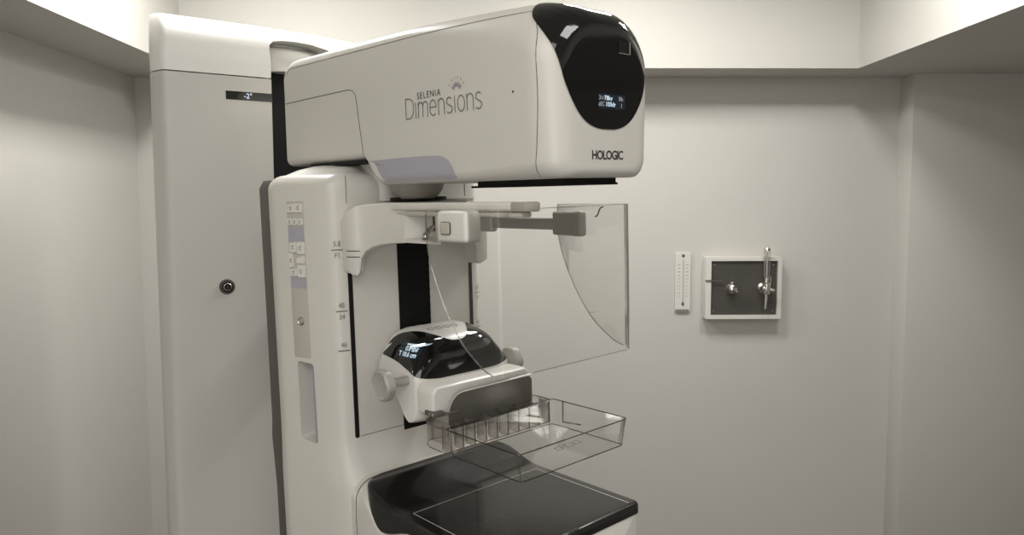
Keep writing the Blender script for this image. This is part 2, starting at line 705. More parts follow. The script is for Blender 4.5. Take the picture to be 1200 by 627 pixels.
button([(.045, .532), (.085, .532), (.085, .549), (.045, .549)], glyph(.074, .5405)+glyph(.054, .5415))
for s0, s1 in ((.045, .0573), (.0587, .0708), (.0722, .085)):
    button([(s0, .508), (s1, .508), (s1, .521), (s0, .521)], glyph((s0+s1)/2, .5145, .0026))
button([(.0655, .455), (.083, .455), (.083, .474), (.0655, .476)], glyph(.074, .466))
button([(.045, .452), (.0635, .452), (.0635, .476), (.045, .476)], glyph(.054, .464))
button([(.076, .425), (.086, .427), (.086, .4535), (.076, .4535)], glyph(.081, .440))
button([(.045, .434), (.066, .434), (.066, .444), (.045, .449)])
button([(.066, .409), (.084, .409), (.084, .424), (.066, .424)], glyph(.075, .4165))
button([(.045, .407), (.064, .407), (.064, .432), (.045, .432)], glyph(.055, .419))
mb = MB()
cc = bv(.064, .321, 0)
mb.lathe([(.0085, 0), (.0085, .003), (.0065, .0042), (.0055, .003)], cc, nb, m_chrome, 28, False)
mb.lathe([(.0055, .003), (.003, .0045), (0, .005)], cc, nb, m_grey, 28, False)
mb.build('round_switch', panel, ARM, label='small round metal switch')

# printed height scale marks beside the grooves
mb = MB()


def stroke(mb, pts, w, mt, f):
    for a, b in zip(pts[:-1], pts[1:]):
        a, b = Vector(a), Vector(b)
        d = (b-a).normalized()
        p = Vector((-d.y, d.x))*w/2
        e = d*w*.35
        mb.add([f(*(a-e+p)), f(*(b+e+p)), f(*(b+e-p)), f(*(a-e-p))], [[0, 1, 2, 3]], mt)


def surf(y, z):
    a = abs(y)
    x = .0008 if a < .152 else (.0008-(a-.152)*.36)
    return Vector((x, y, z))


def mark(yc, z, top='52', bot='13', line=True):
    global mb
    mb = MB()
    if line:
        stroke(mb, [(yc-.010, z), (yc+.010, z)], .0013, m_text, surf)
    for txt, dz in ((top, .011), (bot, -.011)):
        if not txt:
            continue
        vs, fs = text_bm(txt, .014, .8, 1.0)
        mb.add([surf(yc+v.x, z+dz+v.y)+Vector((.0003, 0, 0)) for v in vs], fs, m_textg)
    mb.build('scale_mark', column, ARM, label='small printed height mark', smooth=False)


mark(-.168, .461, '5.8', 'F1')
mark(-.165, .344, '48', '34')
mark(-.164, .268, '46', '')
mark(.168, .344, '48', '34')
mark(.168, .268, '46', '')
mark(.160, .478, '', '')

# --- neck under the head
mb = MB()
pn = rrect(-.25, .01, -.130, .165, (.03, .0, .05, .03))
pn = [(x, y) for x, y in rrect(-.22, .012, -.085, .175, (.03, .04, .04, .03))]
mb.loft([[(x, y, z) for x, y in pn] for z in (.55, .60, .64)], m_white)
mb.tube([(.0125, .128, .555), (.0125, .128, .60)], .0006, m_seam, 5)
mb.build('head_neck', machine, ARM)
mb = MB()
mb.lathe([(.030, .553), (.038, .558), (.047, .570), (.055, .590)], (.075, -.035, 0), (0, 0, 1), m_grey, 40)
mb.lathe([(.055, .549), (.055, .556)], (.04, -.01, 0), (0, 0, 1), m_black, 40)
mb.box((-.08, 0, .6245), (.22, .237, .0065), m_black, .001, 1)  # added black box, painted in for the shadow gap under the head
mb.build('swivel_collar', machine, ARM, label='grey round collar and added black shadow-gap plate below the tube head')

# --- tube head
XF, XH = .518, -.302


def ztop(x):
    return .851-.012*(x+.3)/.8


def zbot(x):
    if x < .02:
        return .628
    if x < .075:
        t = (x-.02)/.055
        return .628-.048*(t*t*(3-2*t))
    return .580


def head_ring(x, off=0.0):
    w = .121
    rb = .016+.010*max(0, min(1, (x-.30)/.18))
    rtp = .018+.064*max(0, min(1, (x-.15)/.33))**1.6
    zt, zb = ztop(x), zbot(x)
    # front rounding
    fr = .046
    if x > XF-fr:
        u = (x-(XF-fr))/fr
        w -= fr*(1-math.sqrt(max(0, 1-u*u)))*.95
    ft = .085
    if x > XF-ft:
        u = (x-(XF-ft))/ft
        zt -= .040*(1-math.sqrt(max(0, 1-u*u)))
    fb = .02
    if x > XF-fb:
        u = (x-(XF-fb))/fb
        zb += fb*(1-math.sqrt(max(0, 1-u*u)))*.8
    # rear rounding
    fr = .018
    if x < XH+fr:
        u = (XH+fr-x)/fr
        w -= fr*(1-math.sqrt(max(0, 1-u*u)))
    ft = .05
    if x < XH+ft:
        u = (XH+ft-x)/ft
        zt -= ft*(1-math.sqrt(max(0, 1-u*u)))
    rtp = min(rtp, w-.012)
    pr = rrect(-w, w, zb, zt, (rb, rb, rtp, rtp), 8)
    out = []
    for y, z in pr:
        t = (z-.58)/.27
        k = 1-.085*max(0, 1-t/.45)**2*max(0, min(1, (x-.0)/.3)) - .04*max(0, (t-.55)/.45)**2
        out.append((x, y*k, z))
    return out


xs = [XH, XH+.0008, XH+.003, XH+.007, XH+.012, XH+.018, XH+.028, XH+.038, XH+.05]
xs += [-.24+.02*i for i in range(0, 13)]+[.02, .03, .04, .05, .06, .075]+[.1+.02*i for i in range(17)]
for k in range(1, 15):
    xs.append(XF-.085+.085*math.sin(k/14*PI/2))
xs = sorted(set(round(x, 5) for x in xs if XH <= x <= XF))
mb = MB()
mb.loft([head_ring(x) for x in xs], m_white)
head = mb.build('tube_head', machine, ARM, angle=40)
hb = bvh_of(head)
YS = -.121


def side_line(mb, pts, wd, mt, org_x=None, lift=.0004):
    """thin seam hugging the near side"""
    for sy in (-1, 1):
        P = []
        for x, z in pts:
            h = hb.ray_cast(Vector((x, 0, z)), Vector((0, sy, 0)))[0]
            if h is not None:
                P.append(h+Vector((0, sy*lift*0, 0)))
        mb.tube(P, wd, mt, 5)


mb = MB()
top = [(x/100, ztop(x/100)-.0185) for x in range(-22, 47, 2)]
top = spline([Vector((a, b)) for a, b in [(-.298, .76), (-.296, .80), (-.285, .819), (-.26, .8315)]], 4)+[Vector(t) for t in top[1:]]
top += spline([Vector((a, b)) for a, b in [(.478, .801), (.488, .775), (.490, .70), (.484, .62), (.476, .583)]], 6)
side_line(mb, top, .00065, m_seam)
rear = [Vector(p) for p in [(-.285, .761), (-.2, .7615), (-.1, .7615), (-.03, .7615)]]+spline([Vector(p) for p in [(-.015, .7605), (-.002, .755), (.006, .742), (.012, .71), (.022, .66), (.030, .623), (.04, .604), (.055, .588), (.068, .582)]], 4)
side_line(mb, rear, .0008, m_seam)
mb.build('panel_seam', head, ARM, label='thin dark joint lines of the head covers')
# lavender lower flank
mb = MB()
for sy in (-1, 1):
    bd = [(x, z) for x, z in [(.037, .6235), (.06, .6245), (.10, .6255), (.16, .626), (.22, .626), (.262, .624), (.281, .617), (.294, .603), (.302, .590), (.303, .5835), (.25, .5835), (.15, .5835), (.075, .5835), (.058, .589), (.046, .602)]]
    bd = [tuple(v) for v in spline([Vector(b) for b in bd]+[Vector(bd[0])], 3)][:-1]
    wrap(mb, hb, (.16, -.0*sy, .605), [(x, sy*.12, z) for x, z in bd], m_lav, lift=.0008, rings=4, thick=.002)
mb.build('accent_strip', head, ARM, label='lavender lower flank strip')
# black visor over the front top
half = [(.518, .0, .6515), (.518, -.020, .6525), (.518, -.042, .659), (.518, -.060, .672), (.516, -.074, .692), (.512, -.084, .715), (.509, -.089, .735), (.503, -.0945, .757),
        (.493, -.101, .778), (.480, -.103, .796), (.466, -.099, .812), (.455, -.085, .830), (.448, -.06, .85), (.446, -.03, .86), (.446, 0, .86)]
half = [tuple(v) for v in spline([Vector(h) for h in half], 4)]
bd = half+[(x, -y, z) for x, y, z in half[1:-1]][::-1]
mb = MB()
wrap(mb, hb, (.41, 0, .70), bd, m_gloss, lift=.0016, rings=26, centre=(.50, 0, .765), thick=.004)
visor = mb.build('visor', head, ARM, label='glossy black curved front visor', angle=80)
vb = bvh_of(visor)


def on_front(y, z, lift=.0006, tree=None):
    h = (tree or vb).ray_cast(Vector((.7, y, z)), Vector((-1, 0, 0)))[0]
    if h is None:
        h = Vector((.518, y, z))
    return h+Vector((lift, 0, 0))


mb = MB()
pr = rrect(-.016, .040, .678, .706, (.001,)*4, 1)
vs = [on_front(-.022+.062*i/10, .681+.022*j/5, .0006) for j in range(6) for i in range(11)]
mb.add(vs, [[j*11+i, j*11+i+1, (j+1)*11+i+1, (j+1)*11+i] for j in range(5) for i in range(10)], m_screen)


def front_text(mb, txt, size, y, z, mt, tree=None, lift=.0010, **k):
    vs, fs = text_bm(txt, size, **k)
    mb.add([on_front(y+v.x, z+v.y, lift, tree) for v in vs], fs, mt)


front_text(mb, '31r', .0085, -.014, .6965, m_leddim)
front_text(mb, '78kv', .0095, .001, .6965, m_led, offset=.0002)
front_text(mb, 'aEC', .0085, -.014, .6875, m_leddim)
front_text(mb, '100dr', .0095, .006, .6875, m_led, offset=.0002)
front_text(mb, 'Rh', .0090, .030, .6965, m_leddim)
front_text(mb, '1', .0090, .031, .6865, m_leddim)
mb.build('head_screen', head, ARM, label='small lit readout on the black visor', smooth=False)
mb = MB()
vs = [on_front(.026+.026*i/6, .765+.018*j/3, .0008) for j in range(4) for i in range(7)]
mb.add(vs, [[j*7+i, j*7+i+1, (j+1)*7+i+1, (j+1)*7+i] for j in range(3) for i in range(6)], m_black)
for a, b in (((.026, .7645), (.052, .7645)), ((.0525, .7645), (.0525, .783))):
    mb.tube([on_front(a[0]+(b[0]-a[0])*t/4, a[1]+(b[1]-a[1])*t/4, .001) for t in range(5)], .0006, m_grey, 5)
mb.build('sensor_window', head, ARM)
mb = MB()
front_text(mb, 'HOLOGIC', .0185, .0005, .6125, m_text, hb, .0007, sx=.92, spacing=.88, offset=.0004)
mb.build('maker_lettering', head, ARM, label='dark capital lettering on the head front', smooth=False)


# side lettering
def on_side(x, z, lift=.0006):
    h = hb.ray_cast(Vector((x, 0, z)), Vector((0, -1, 0)))[0]
    if h is None:
        h = Vector((x, -.12, z))
    return h+Vector((0, -lift, 0))


mb = MB()
vs, fs = text_bm('SELENIA', .0155, .95, 1.28)
mb.add([on_side(.233+v.x, .7255+v.y) for v in vs], fs, m_text)
# thin wide-bodied word drawn letter by letter: (advance box 0..w, 0..1)
def el(cx, cy, rx, ry, a0, a1, n=10):
    return [(cx+rx*math.cos(R(a0+(a1-a0)*k/n)), cy+ry*math.sin(R(a0+(a1-a0)*k/n))) for k in range(n+1)]


LT = {
    'D': (.62, [[(.05, 0), (.05, 1), (.22, 1)]+el(.22, .62, .33, .38, 90, 0)+el(.22, .38, .33, .38, 0, -90)+[(.05, 0)]]),
    'i': (.20, [[(.08, 0), (.08, .74)]]),
    'm': (.74, [[(.05, 0), (.05, .74)], [(.05, .5)]+el(.20, .56, .14, .17, 160, 0)+[(.34, 0)], [(.34, .5)]+el(.49, .56, .15, .17, 160, 0)+[(.64, 0)]]),
    'e': (.52, [[(.05, .40), (.42, .40)]+el(.235, .46, .185, .28, 0, 180)+el(.235, .28, .185, .28, 180, 315)]),
    'n': (.50, [[(.05, 0), (.05, .74)], [(.05, .5)]+el(.23, .54, .17, .20, 160, 0)+[(.40, 0)]]),
    's': (.44, [el(.20, .55, .15, .19, 40, 200, 8)+[(.12, .42), (.27, .33)]+el(.19, .19, .17, .19, 30, -140, 8)]),
    'o': (.54, [el(.25, .37, .20, .37, 0, 360, 18)]),
}
X = .0
ww = sum(LT[c][0] for c in 'Dimensions')
x0, x1, hgt = .164, .373, .0335
sc = (x1-x0)/ww
for c in 'Dimensions':
    wd, strokes = LT[c]
    for st in strokes:
        pts = [(x0+(X+px)*sc, .6905+pz*hgt) for px, pz in st]
        stroke(mb, pts, .0020, m_textg, lambda a, b: on_side(a, b, .0006))
    X += wd
mb.build('side_lettering', head, ARM, label='grey and dark product lettering on the head side', smooth=False)
mb = MB()
for k, a in enumerate((-58, -32, -10, 12, 34, 58)):
    d = Vector((math.sin(R(a)), math.cos(R(a))))
    p = Vector((-d.y, d.x))*.0026
    c0 = Vector((.309, .7225))
    q = [c0+d*.006, c0+d*.0105+p, c0+d*.016, c0+d*.0105-p]
    mb.add([on_side(v.x, v.y, .0006) for v in q], [[0, 1, 2, 3]], m_tpurple)
    q = [c0+d*.018, c0+d*.021+p*.8, c0+d*.025, c0+d*.021-p*.8]
    mb.add([on_side(v.x, v.y, .0006) for v in q], [[0, 1, 2, 3]], m_lgrey)
mb.build('petal_emblem', head, ARM, label='faint purple petal emblem', smooth=False)
mb = MB()
mb.lathe([(.0018, 0), (.0018, .0006)], on_side(.442, .707, 0), (0, -1, 0), m_text, 12)
mb.build('indicator_hole', head, ARM)
# collimator plates below the head
mb = MB()
mb.box((.384, 0, .5760), (.200, .12, .008), m_black, .001, 1)
mb.box((.377, 0, .5712), (.222, .12, .0035), m_black, .001, 1)
mb.build('collimator_plate', machine, ARM, label='thin black plate below the tube head')

# --- shield bracket on the upper arm
mb = MB()
# arched front cross piece: plan from y -.17 to .165, outline in y-z
ol = [(-.158, .42), (-.150, .415), (-.145, .42), (-.142, .447), (-.134, .456), (-.08, .467), (-.03, .475), (.02, .478), (.08, .474), (.126, .462), (.134, .452), (.134, .418), (.142, .411), (.168, .418), (.17, .52), (.160, .538), (.10, .545), (0, .548), (-.09, .547), (-.135, .543), (-.150, .535), (-.158, .512)]
ol = roundpoly([Vector(p) for p in ol], .006, 3)
def bowx(y):
    return .034+.022*math.cos(min(1, abs(y)/.18)*PI/2)
cy0, cz0 = 0, .5
mb.loft([[(-.002, y, z) for y, z in ol], [(bowx(y)-.005, y, z) for y, z in ol], [(bowx(y)-.0015, y*.99, cz0+(z-cz0)*.985) for y, z in ol], [(bowx(y), y*.975, cz0+(z-cz0)*.96) for y, z in ol]], m_white)
bracket = mb.build('shield_bracket', machine, ARM)
# indicator lines on the left foot
mb = MB()
for z in (.460, .449):
    mb.tube([(.0222, -.1634, z), (.0322, -.1609, z), (.0393, -.1575, z), (.0434, -.1539, z), (.0462, -.150, z)], .0008, m_text, 5)
mb.build('height_pointer', bracket, ARM, smooth=False)
# central carrier block that runs forward under the head
mb = MB()
pr = [(.03, -.135), (.285, -.135), (.285, .0), (.20, .09), (.03, .10)]
mb.box((.305, -.118, .5405), (.345, .030, .0135), m_white, .004, 3)
mb.box((.10, -.06, .5385), (.14, .14, .017), m_white, .004, 3)
mb.box((.30, -.118, .5285), (.33, .022, .0085), m_lgrey, .003, 2)
mb.box((.462, -.118, .5400), (.034, .031, .0142), m_grey, .003, 2)
mb.build('upper_rail', bracket, ARM, label='flat grey rail running forward under the head')
mb = MB()
# lever housing: hollowed box between bracket and clamp, open on the near side
hx0, hx1, hz0, hz1 = .11, .268, .478, .533
def hp(x, y, z):
    return (x, y, z)
out = [(hx0, hz0), (hx1, hz0), (hx1, hz1), (hx0, hz1)]
inn = [(hx0+.050, hz0+.007), (hx1-.012, hz0+.004), (hx1-.012, hz1-.002), (hx0+.060, hz1-.002)]
inn2 = [(hx0+.066, hz0+.010), (hx1-.014, hz0+.008), (hx1-.014, hz1-.008), (hx0+.074, hz1-.008)]
vs = [hp(x, -.128, z) for x, z in out]+[hp(x, -.128, z) for x, z in inn]+[hp(x, -.096, z) for x, z in inn2]+[hp(x, -.085, z) for x, z in out]
fs = [[0, 1, 5, 4], [1, 2, 6, 5], [2, 3, 7, 6], [3, 0, 4, 7], [4, 5, 9, 8], [5, 6, 10, 9], [6, 7, 11, 10], [7, 4, 8, 11], [8, 9, 10, 11], [0, 3, 15, 12], [0, 12, 13, 1], [1, 13, 14, 2], [2, 14, 15, 3], [12, 15, 14, 13]]
mb.add(vs, fs, m_white)
# curved shoulder joining bracket front to the housing
sh = [(.04, -.176), (.07, -.160), (.11, -.1285)]
st = [(.008, -.1635, .432, .520), (.022, -.1630, .421, .530), (.032, -.1605, .4145, .537), (.039, -.1570, .413, .541), (.043, -.1535, .414, .543), (.045, -.1505, .419, .5435), (.048, -.1480, .446, .544),
      (.055, -.1440, .458, .545), (.072, -.1395, .466, .546), (.095, -.1345, .4715, .547), (.125, -.1295, .475, .5475), (.16, -.1285, .477, .5475)]
rings = []
for k, (x, y, zb_, zt_) in enumerate(st):
    a, b = st[max(0, k-1)], st[min(len(st)-1, k+1)]
    t = Vector((b[0]-a[0], b[1]-a[1], 0)).normalized()
    nrm = Vector((-t.y, t.x, 0))
    if nrm.y < 0:
        nrm = -nrm
    rings.append([Vector((x, y, 0))+nrm*u+Vector((0, 0, z)) for u, z in rrect(0, .018 if x < .1 else .006, zb_, zt_, (.004, .001, .001, .004) if x < .1 else (.002, .001, .001, .002), 3)])
mb.loft(rings, m_white)
house = mb.build('lever_housing', bracket, ARM, angle=30)
mb = MB()
mb.box((.206, -.0955, .512), (.006, .003, .030), m_black, .001, 1)
mb.tube([(.207, -.098, .506), (.213, -.112, .499), (.224, -.128, .490)], [.0035, .0052, .0058], m_chrome, 14)
mb.lathe([(.0052, 0), (.0052, .004), (.002, .006)], (.224, -.128, .490), Vector((.011, -.010, -.009)), m_chrome, 14)
mb.build('lever', bracket, ARM, label='small chrome release lever')
# near clamp block with square button
mb = MB()
mb.box((.335, -.142, .5105), (.074, .034, .050), m_white2, .007, 4)
clampb = mb.build('clamp_block', bracket, ARM, label='white clamp block with square button')
mb = MB()
mb.box((.324, -.1592, .508), (.024, .003, .020), m_seam, .004, 3)
mb.box((.3235, -.1602, .508), (.0225, .004, .0185), m_lgrey, .0015, 3)
mb.build('release_button', bracket, ARM, label='square grey button')
# far arm
mb = MB()
mb.box((.15, .138, .4995), (.26, .012, .022), m_grey, .003, 3)
mb.box((.060, .138, .4985), (.07, .02, .036), m_lgrey, .006, 3)
mb.build('far_arm', bracket, ARM, label='grey arm on the far side')
mb = MB()
mb.box((.303, .1375, .501), (.074, .013, .044), m_grey, .005, 3)
mb.box((.329, .1375, .501), (.026, .019, .046), m_grey, .006, 3)
mb.build('far_clamp', bracket, ARM, label='grey clamp plate on the far side')

# --- face shield, U shaped in plan
def shield():
    mb = MB()
    curve = spline([Vector(p) for p in [(.262, .536), (.262, .487), (.274, .440), (.306, .378), (.346, .328), (.392, .296), (.418, .287)]], 6)
    zt = .536
    yw = .152
    xf = .438
    rc = .014
    plan = []  # (x,y,arclen fraction) from near wing front to far wing front
    for sy in (-1, 1):
        # wing: columns along x between the curve edge and the bend
        th = .0015
        n = 22
        xs_ = [.262+(.424-.262)*(k/n) for k in range(n+1)]

        def zlow(x):
            if x <= .2625:
                return .487
            best = .287
            for a, b in zip(curve[:-1], curve[1:]):
                if a.x <= x <= b.x and b.x > a.x:
                    best = a.y+(b.y-a.y)*(x-a.x)/(b.x-a.x)
            return best if x < .418 else .2855
        for side in (0, 1):
            y = sy*(yw+(th if side else -th))
            vs = []
            for x in xs_:
                vs += [(x, y, zlow(x)), (x, y, zt)]
            mb.add(vs, [[2*i, 2*i+1, 2*i+3, 2*i+2] for i in range(n)], m_shield)
        # cut edge
        pts = [Vector((.262, sy*yw, zt)), Vector((.262, sy*yw, .487))]+[Vector((p.x, sy*yw, p.y)) for p in curve[1:]]
        pts = [p for i, p in enumerate(pts) if i == 0 or (p-pts[i-1]).length > 1e-5]
        mb.tube(pts, .0011 if sy < 0 else .0009, m_edge2, 6)
    # front sheet with rounded bends
    pl = [(.424, -yw)]
    for k in range(1, 9):
        a = k/8*PI/2
        pl.append((xf-rc+rc*math.sin(a), -yw+rc-rc*math.cos(a)))
    for k in range(0, 9):
        a = k/8*PI/2
        pl.append((xf-rc+rc*math.cos(a), yw-rc+rc*math.sin(a)))
    for dx in (-.0015, .0015):
        vs = []
        for x, y in pl:
            vs += [(x+dx, y, .2855-.003*(abs(y) < .14)), (x+dx, y, zt)]
        mb.add(vs, [[2*i, 2*i+1, 2*i+3, 2*i+2] for i in range(len(pl)-1)], m_shield)
    mb.tube([(x, y, .284) for x, y in pl], .0010, m_shield, 6)
    mb.tube([(x, y, zt) for x, y in pl], .0008, m_shield, 6)
    mb.tube([(.262, yw, zt), (.424, yw, zt)], .0010, m_shield, 6)
    mb.tube([(.262, -yw, zt), (.424, -yw, zt)], .0010, m_shield, 6)
    # solid bent corner on the far side
    mb.tube([(xf-.004, yw-.004, z) for z in (.284, .40, .536)], [.0011, .0018, .0013], m_edge2, 8)
    # small s shaped notch at the top
    mb.tube(spline([(xf-.001, .062, .518), (xf-.001, .068, .521), (xf-.001, .074, .531), (xf-.001, .082, .534)], 5), .0013, m_dgrey, 6)
    mb.tube([(xf+.002, .114, .312), (xf+.002, .127, .302)], .0008, m_led if False else m_white2, 6)
    return mb.build('face_shield', machine, ARM, label='clear plastic face shield with curved edges')


shield()

# --- compression device
def dev_ring(y, half, sc=1.0):
    """profile in xz at a station y, rounded towards the ends"""
    u = min(1, abs(y)/half)
    t = max(0, (u-.48)/.52)
    drop = 1-math.sqrt(max(0, 1-t**2.2))
    P = [(.012, .213), (.014, .288), (.045, .306), (.10, .301), (.136, .289), (.153, .265), (.163, .238), (.166, .222), (.165, .165), (.158, .150), (.145, .144), (.128, .152), (.11, .175), (.085, .198), (.05, .211)]
    out = []
    for x, z in P:
        if z > .235:
            z2 = .235+(z-.235)*(1-drop*.72)
        else:
            z2 = z
        x2 = x if x < .08 else x-(x-.08)*drop*.20
        if x < .05:
            x2 = x+.02*drop
        out.append(Vector((x2, z2)))
    pr = roundpoly(out, [.008, .03, .03, .03, .02, .02, .02, .01, .01, .01, .01, .015, .02, .02, .02], 4)
    out = []
    for x, z in pr:
        t = max(0, min(1, (z-.220)/.05))
        out.append((x, y*(1-.125*t*t*(3-2*t)), z))
    return out


mb = MB()
hw = .1135
ys = [-hw, -hw*.996, -hw*.985, -hw*.965, -hw*.93, -hw*.88, -hw*.82, -hw*.75, -hw*.66, -hw*.55, -hw*.4, -hw*.2, 0]
ys = ys+[-y for y in ys[:-1]][::-1]
mb.loft([dev_ring(y, hw) for y in ys], m_white2)
dev = mb.build('compression_device', machine, ARM, angle=45)
db = bvh_of(dev)
# black wrap-round display glass
half = [(.20, 0, .235), (.208, -.05, .2345), (.205, -.085, .236), (.190, -.12, .2395), (.165, -.12, .247), (.135, -.12, .2545), (.10, -.12, .260), (.07, -.12, .2635), (.050, -.12, .2655),
        (.052, -.118, .276), (.060, -.11, .288), (.075, -.10, .296), (.092, -.088, .301), (.115, -.072, .31), (.138, -.052, .31), (.150, -.03, .31), (.154, 0, .31)]
half = [tuple(v) for v in spline([Vector(h) for h in half], 3)]
bd = half+[(x, -y, z) for x, y, z in half[1:-1]][::-1]
mb = MB()
c0 = Vector((.118, 0, .235))
wrapc = Vector((.215, 0, .275))
# build as a strip between lower and upper boundary so that it follows both flanks
n = (len(half)-1)


def dhit(p, lift=.0012):
    o = Vector((.085, max(-.06, min(.06, p[1]*.6)), .232))
    d = (Vector(p)-o).normalized()
    h = db.ray_cast(o, d)[0]
    return (h if h is not None else Vector(p))+d*lift


low = [(.190, 0, .223), (.190, -.03, .223), (.185, -.058, .2235), (.172, -.082, .226), (.150, -.105, .232), (.12, -.11, .243), (.093, -.11, .2515), (.06, -.11, .2575), (.03, -.11, .261), (.014, -.11, .264)]
upp = [(.148, 0, .292), (.146, -.013, .292), (.138, -.025, .294), (.122, -.038, .298), (.105, -.049, .302), (.088, -.060, .304), (.072, -.071, .304), (.057, -.082, .302), (.042, -.092, .297), (.026, -.102, .286)]
lo = spline([Vector(p) for p in low], 5)
uu = spline([Vector(p) for p in upp], 5)
lo = [Vector((p.x, -p.y, p.z)) for p in lo[::-1]]+lo[1:]
uu = [Vector((p.x, -p.y, p.z)) for p in uu[::-1]]+uu[1:]
K = 14
grid = []
for j in range(K+1):
    for a, b in zip(lo, uu):
        q = a.lerp(b, j/K)+Vector((1, 0, 1)).normalized()*.03*math.sin(j/K*PI)
        grid.append(dhit(q))
W = len(lo)
mb.add(grid, [[j*W+i, j*W+i+1, (j+1)*W+i+1, (j+1)*W+i] for j in range(K) for i in range(W-1)], m_gloss)
mb.build('display_glass', dev, ARM, label='glossy black wrap-round display glass', angle=80)


# lit text on the near flank of the glass
def flank(x, z, lift=.0022):
    o = Vector((x, -.03, z))
    h = db.ray_cast(o, Vector((0, -1, 0)))[0]
    return (h if h is not None else Vector((x, -.11, z)))+Vector((0, -lift, lift*.6))


mb = MB()
vs = [flank(.086+.052*i/8, .260+.026*j/6, .0018) for j in range(7) for i in range(9)]
mb.add(vs, [[j*9+i, j*9+i+1, (j+1)*9+i+1, (j+1)*9+i] for j in range(6) for i in range(8)], m_screen)


def flank_text(txt, size, x, z, mt, **k):
    vs, fs = text_bm(txt, size, **k)
    mb.add([flank(x+v.x, z+v.y, .0024) for v in vs], fs, mt)


flank_text('-----------', .011, .122, .2835, m_led, offset=.0006)
flank_text('0.0 lbs', .0115, .118, .2755, m_led, offset=.0003)
flank_text('T 10.6 cm', .0115, .112, .2655, m_led, offset=.0003)
mb.build('force_readout', dev, ARM, label='small lit readout on the near flank', smooth=False)
# printed icons on top
for cx, cy, L, n_ in ((.040, -.035, .020, 2), (.090, .0, .055, 4)):
    mb = MB()
    for k in range(n_):
        y = cy-L/2+L*k/max(1, n_-1)
        q = rrect(-.006, .006, -.006, .006, (.002,)*4, 3)
        P = []
        for a, b in q:
            h = db.ray_cast(Vector((cx+a, y+b, .27)), Vector((0, 0, 1)))[0]
            P.append((h or Vector((cx+a, y+b, .31)))+Vector((0, 0, .0006)))
        mb.tube(P+[P[0]], .0005, m_textg, 4)
    mb.build('top_icons', dev, ARM, label='small printed icons on top', smooth=False)
# lower front block
mb = MB()
pr = rrect(-.113, .120, .170, .2215, (.006, .006, .014, .014), 6)
mb.loft([[(.1615, y, z) for y, z in pr], [(.199, y, z) for y, z in pr], [(.205, y*.985, .196+(z-.196)*.95) for y, z in pr], [(.207, y*.965, .196+(z-.196)*.88) for y, z in pr]], m_white2)
mb.build('paddle_mount', dev, ARM, label='white block holding the paddle')
# knobs
def knob(y, sy, x=.123, z=.222):
    mb = MB()
    mb.lathe([(.0085, 0), (.0085, .040), (.011, .044), (.014, .048)], (x, y, z), (0, sy, 0), m_knob, 24)
    n = 48
    rings = []
    for r, h in ((.020, .046), (.027, .050), (.029, .056), (.0285, .065), (.0252, .069), (.024, .068), (.02, .0665)):
        rings.append([(x+r*(1+.035*math.cos(6*a))*math.cos(a), y+sy*h, z+r*(1+.035*math.cos(6*a))*math.sin(a)) for a in [2*PI*k/n for k in range(n)]])
    mb.loft(rings, m_knob)
    mb.build('adjustment_knob', dev, ARM, label='grey lobed knob on a short shaft')


knob(-.100, -1)
knob(.086, 1, .128, .217)
mb = MB()
mb.box((.202, -.106, .176), (.032, .022, .009), m_dgrey, .002, 2)
mb.box((.212, -.1175, .1765), (.005, .002, .005), m_chrome, .0005, 1)
mb.box((.202, -.1175, .1765), (.004, .002, .005), m_chrome, .0005, 1)
mb.tube([(.214, -.10, .177), (.222, -.09, .176), (.228, -.075, .178)], .0018, m_dgrey, 8)
mb.build('latch', dev, ARM, label='small dark metal paddle latch')
# grey plate in front
mb = MB()
pr = rrect(-.088, .112, .150, .2075, (.004, .004, .012, .034), 8)
mb.loft([[(x, y, z) for y, z in pr] for x in (.218, .2225)], m_steel)
pr2 = rrect(-.0885, .1125, .1495, .208, (.004, .004, .012, .034), 8)
mb.tube([(.2205, y, z) for y, z in pr2], .0012, m_lgrey, 6)
mb.build('clip_plate', dev, ARM, label='dark grey metal clip plate')


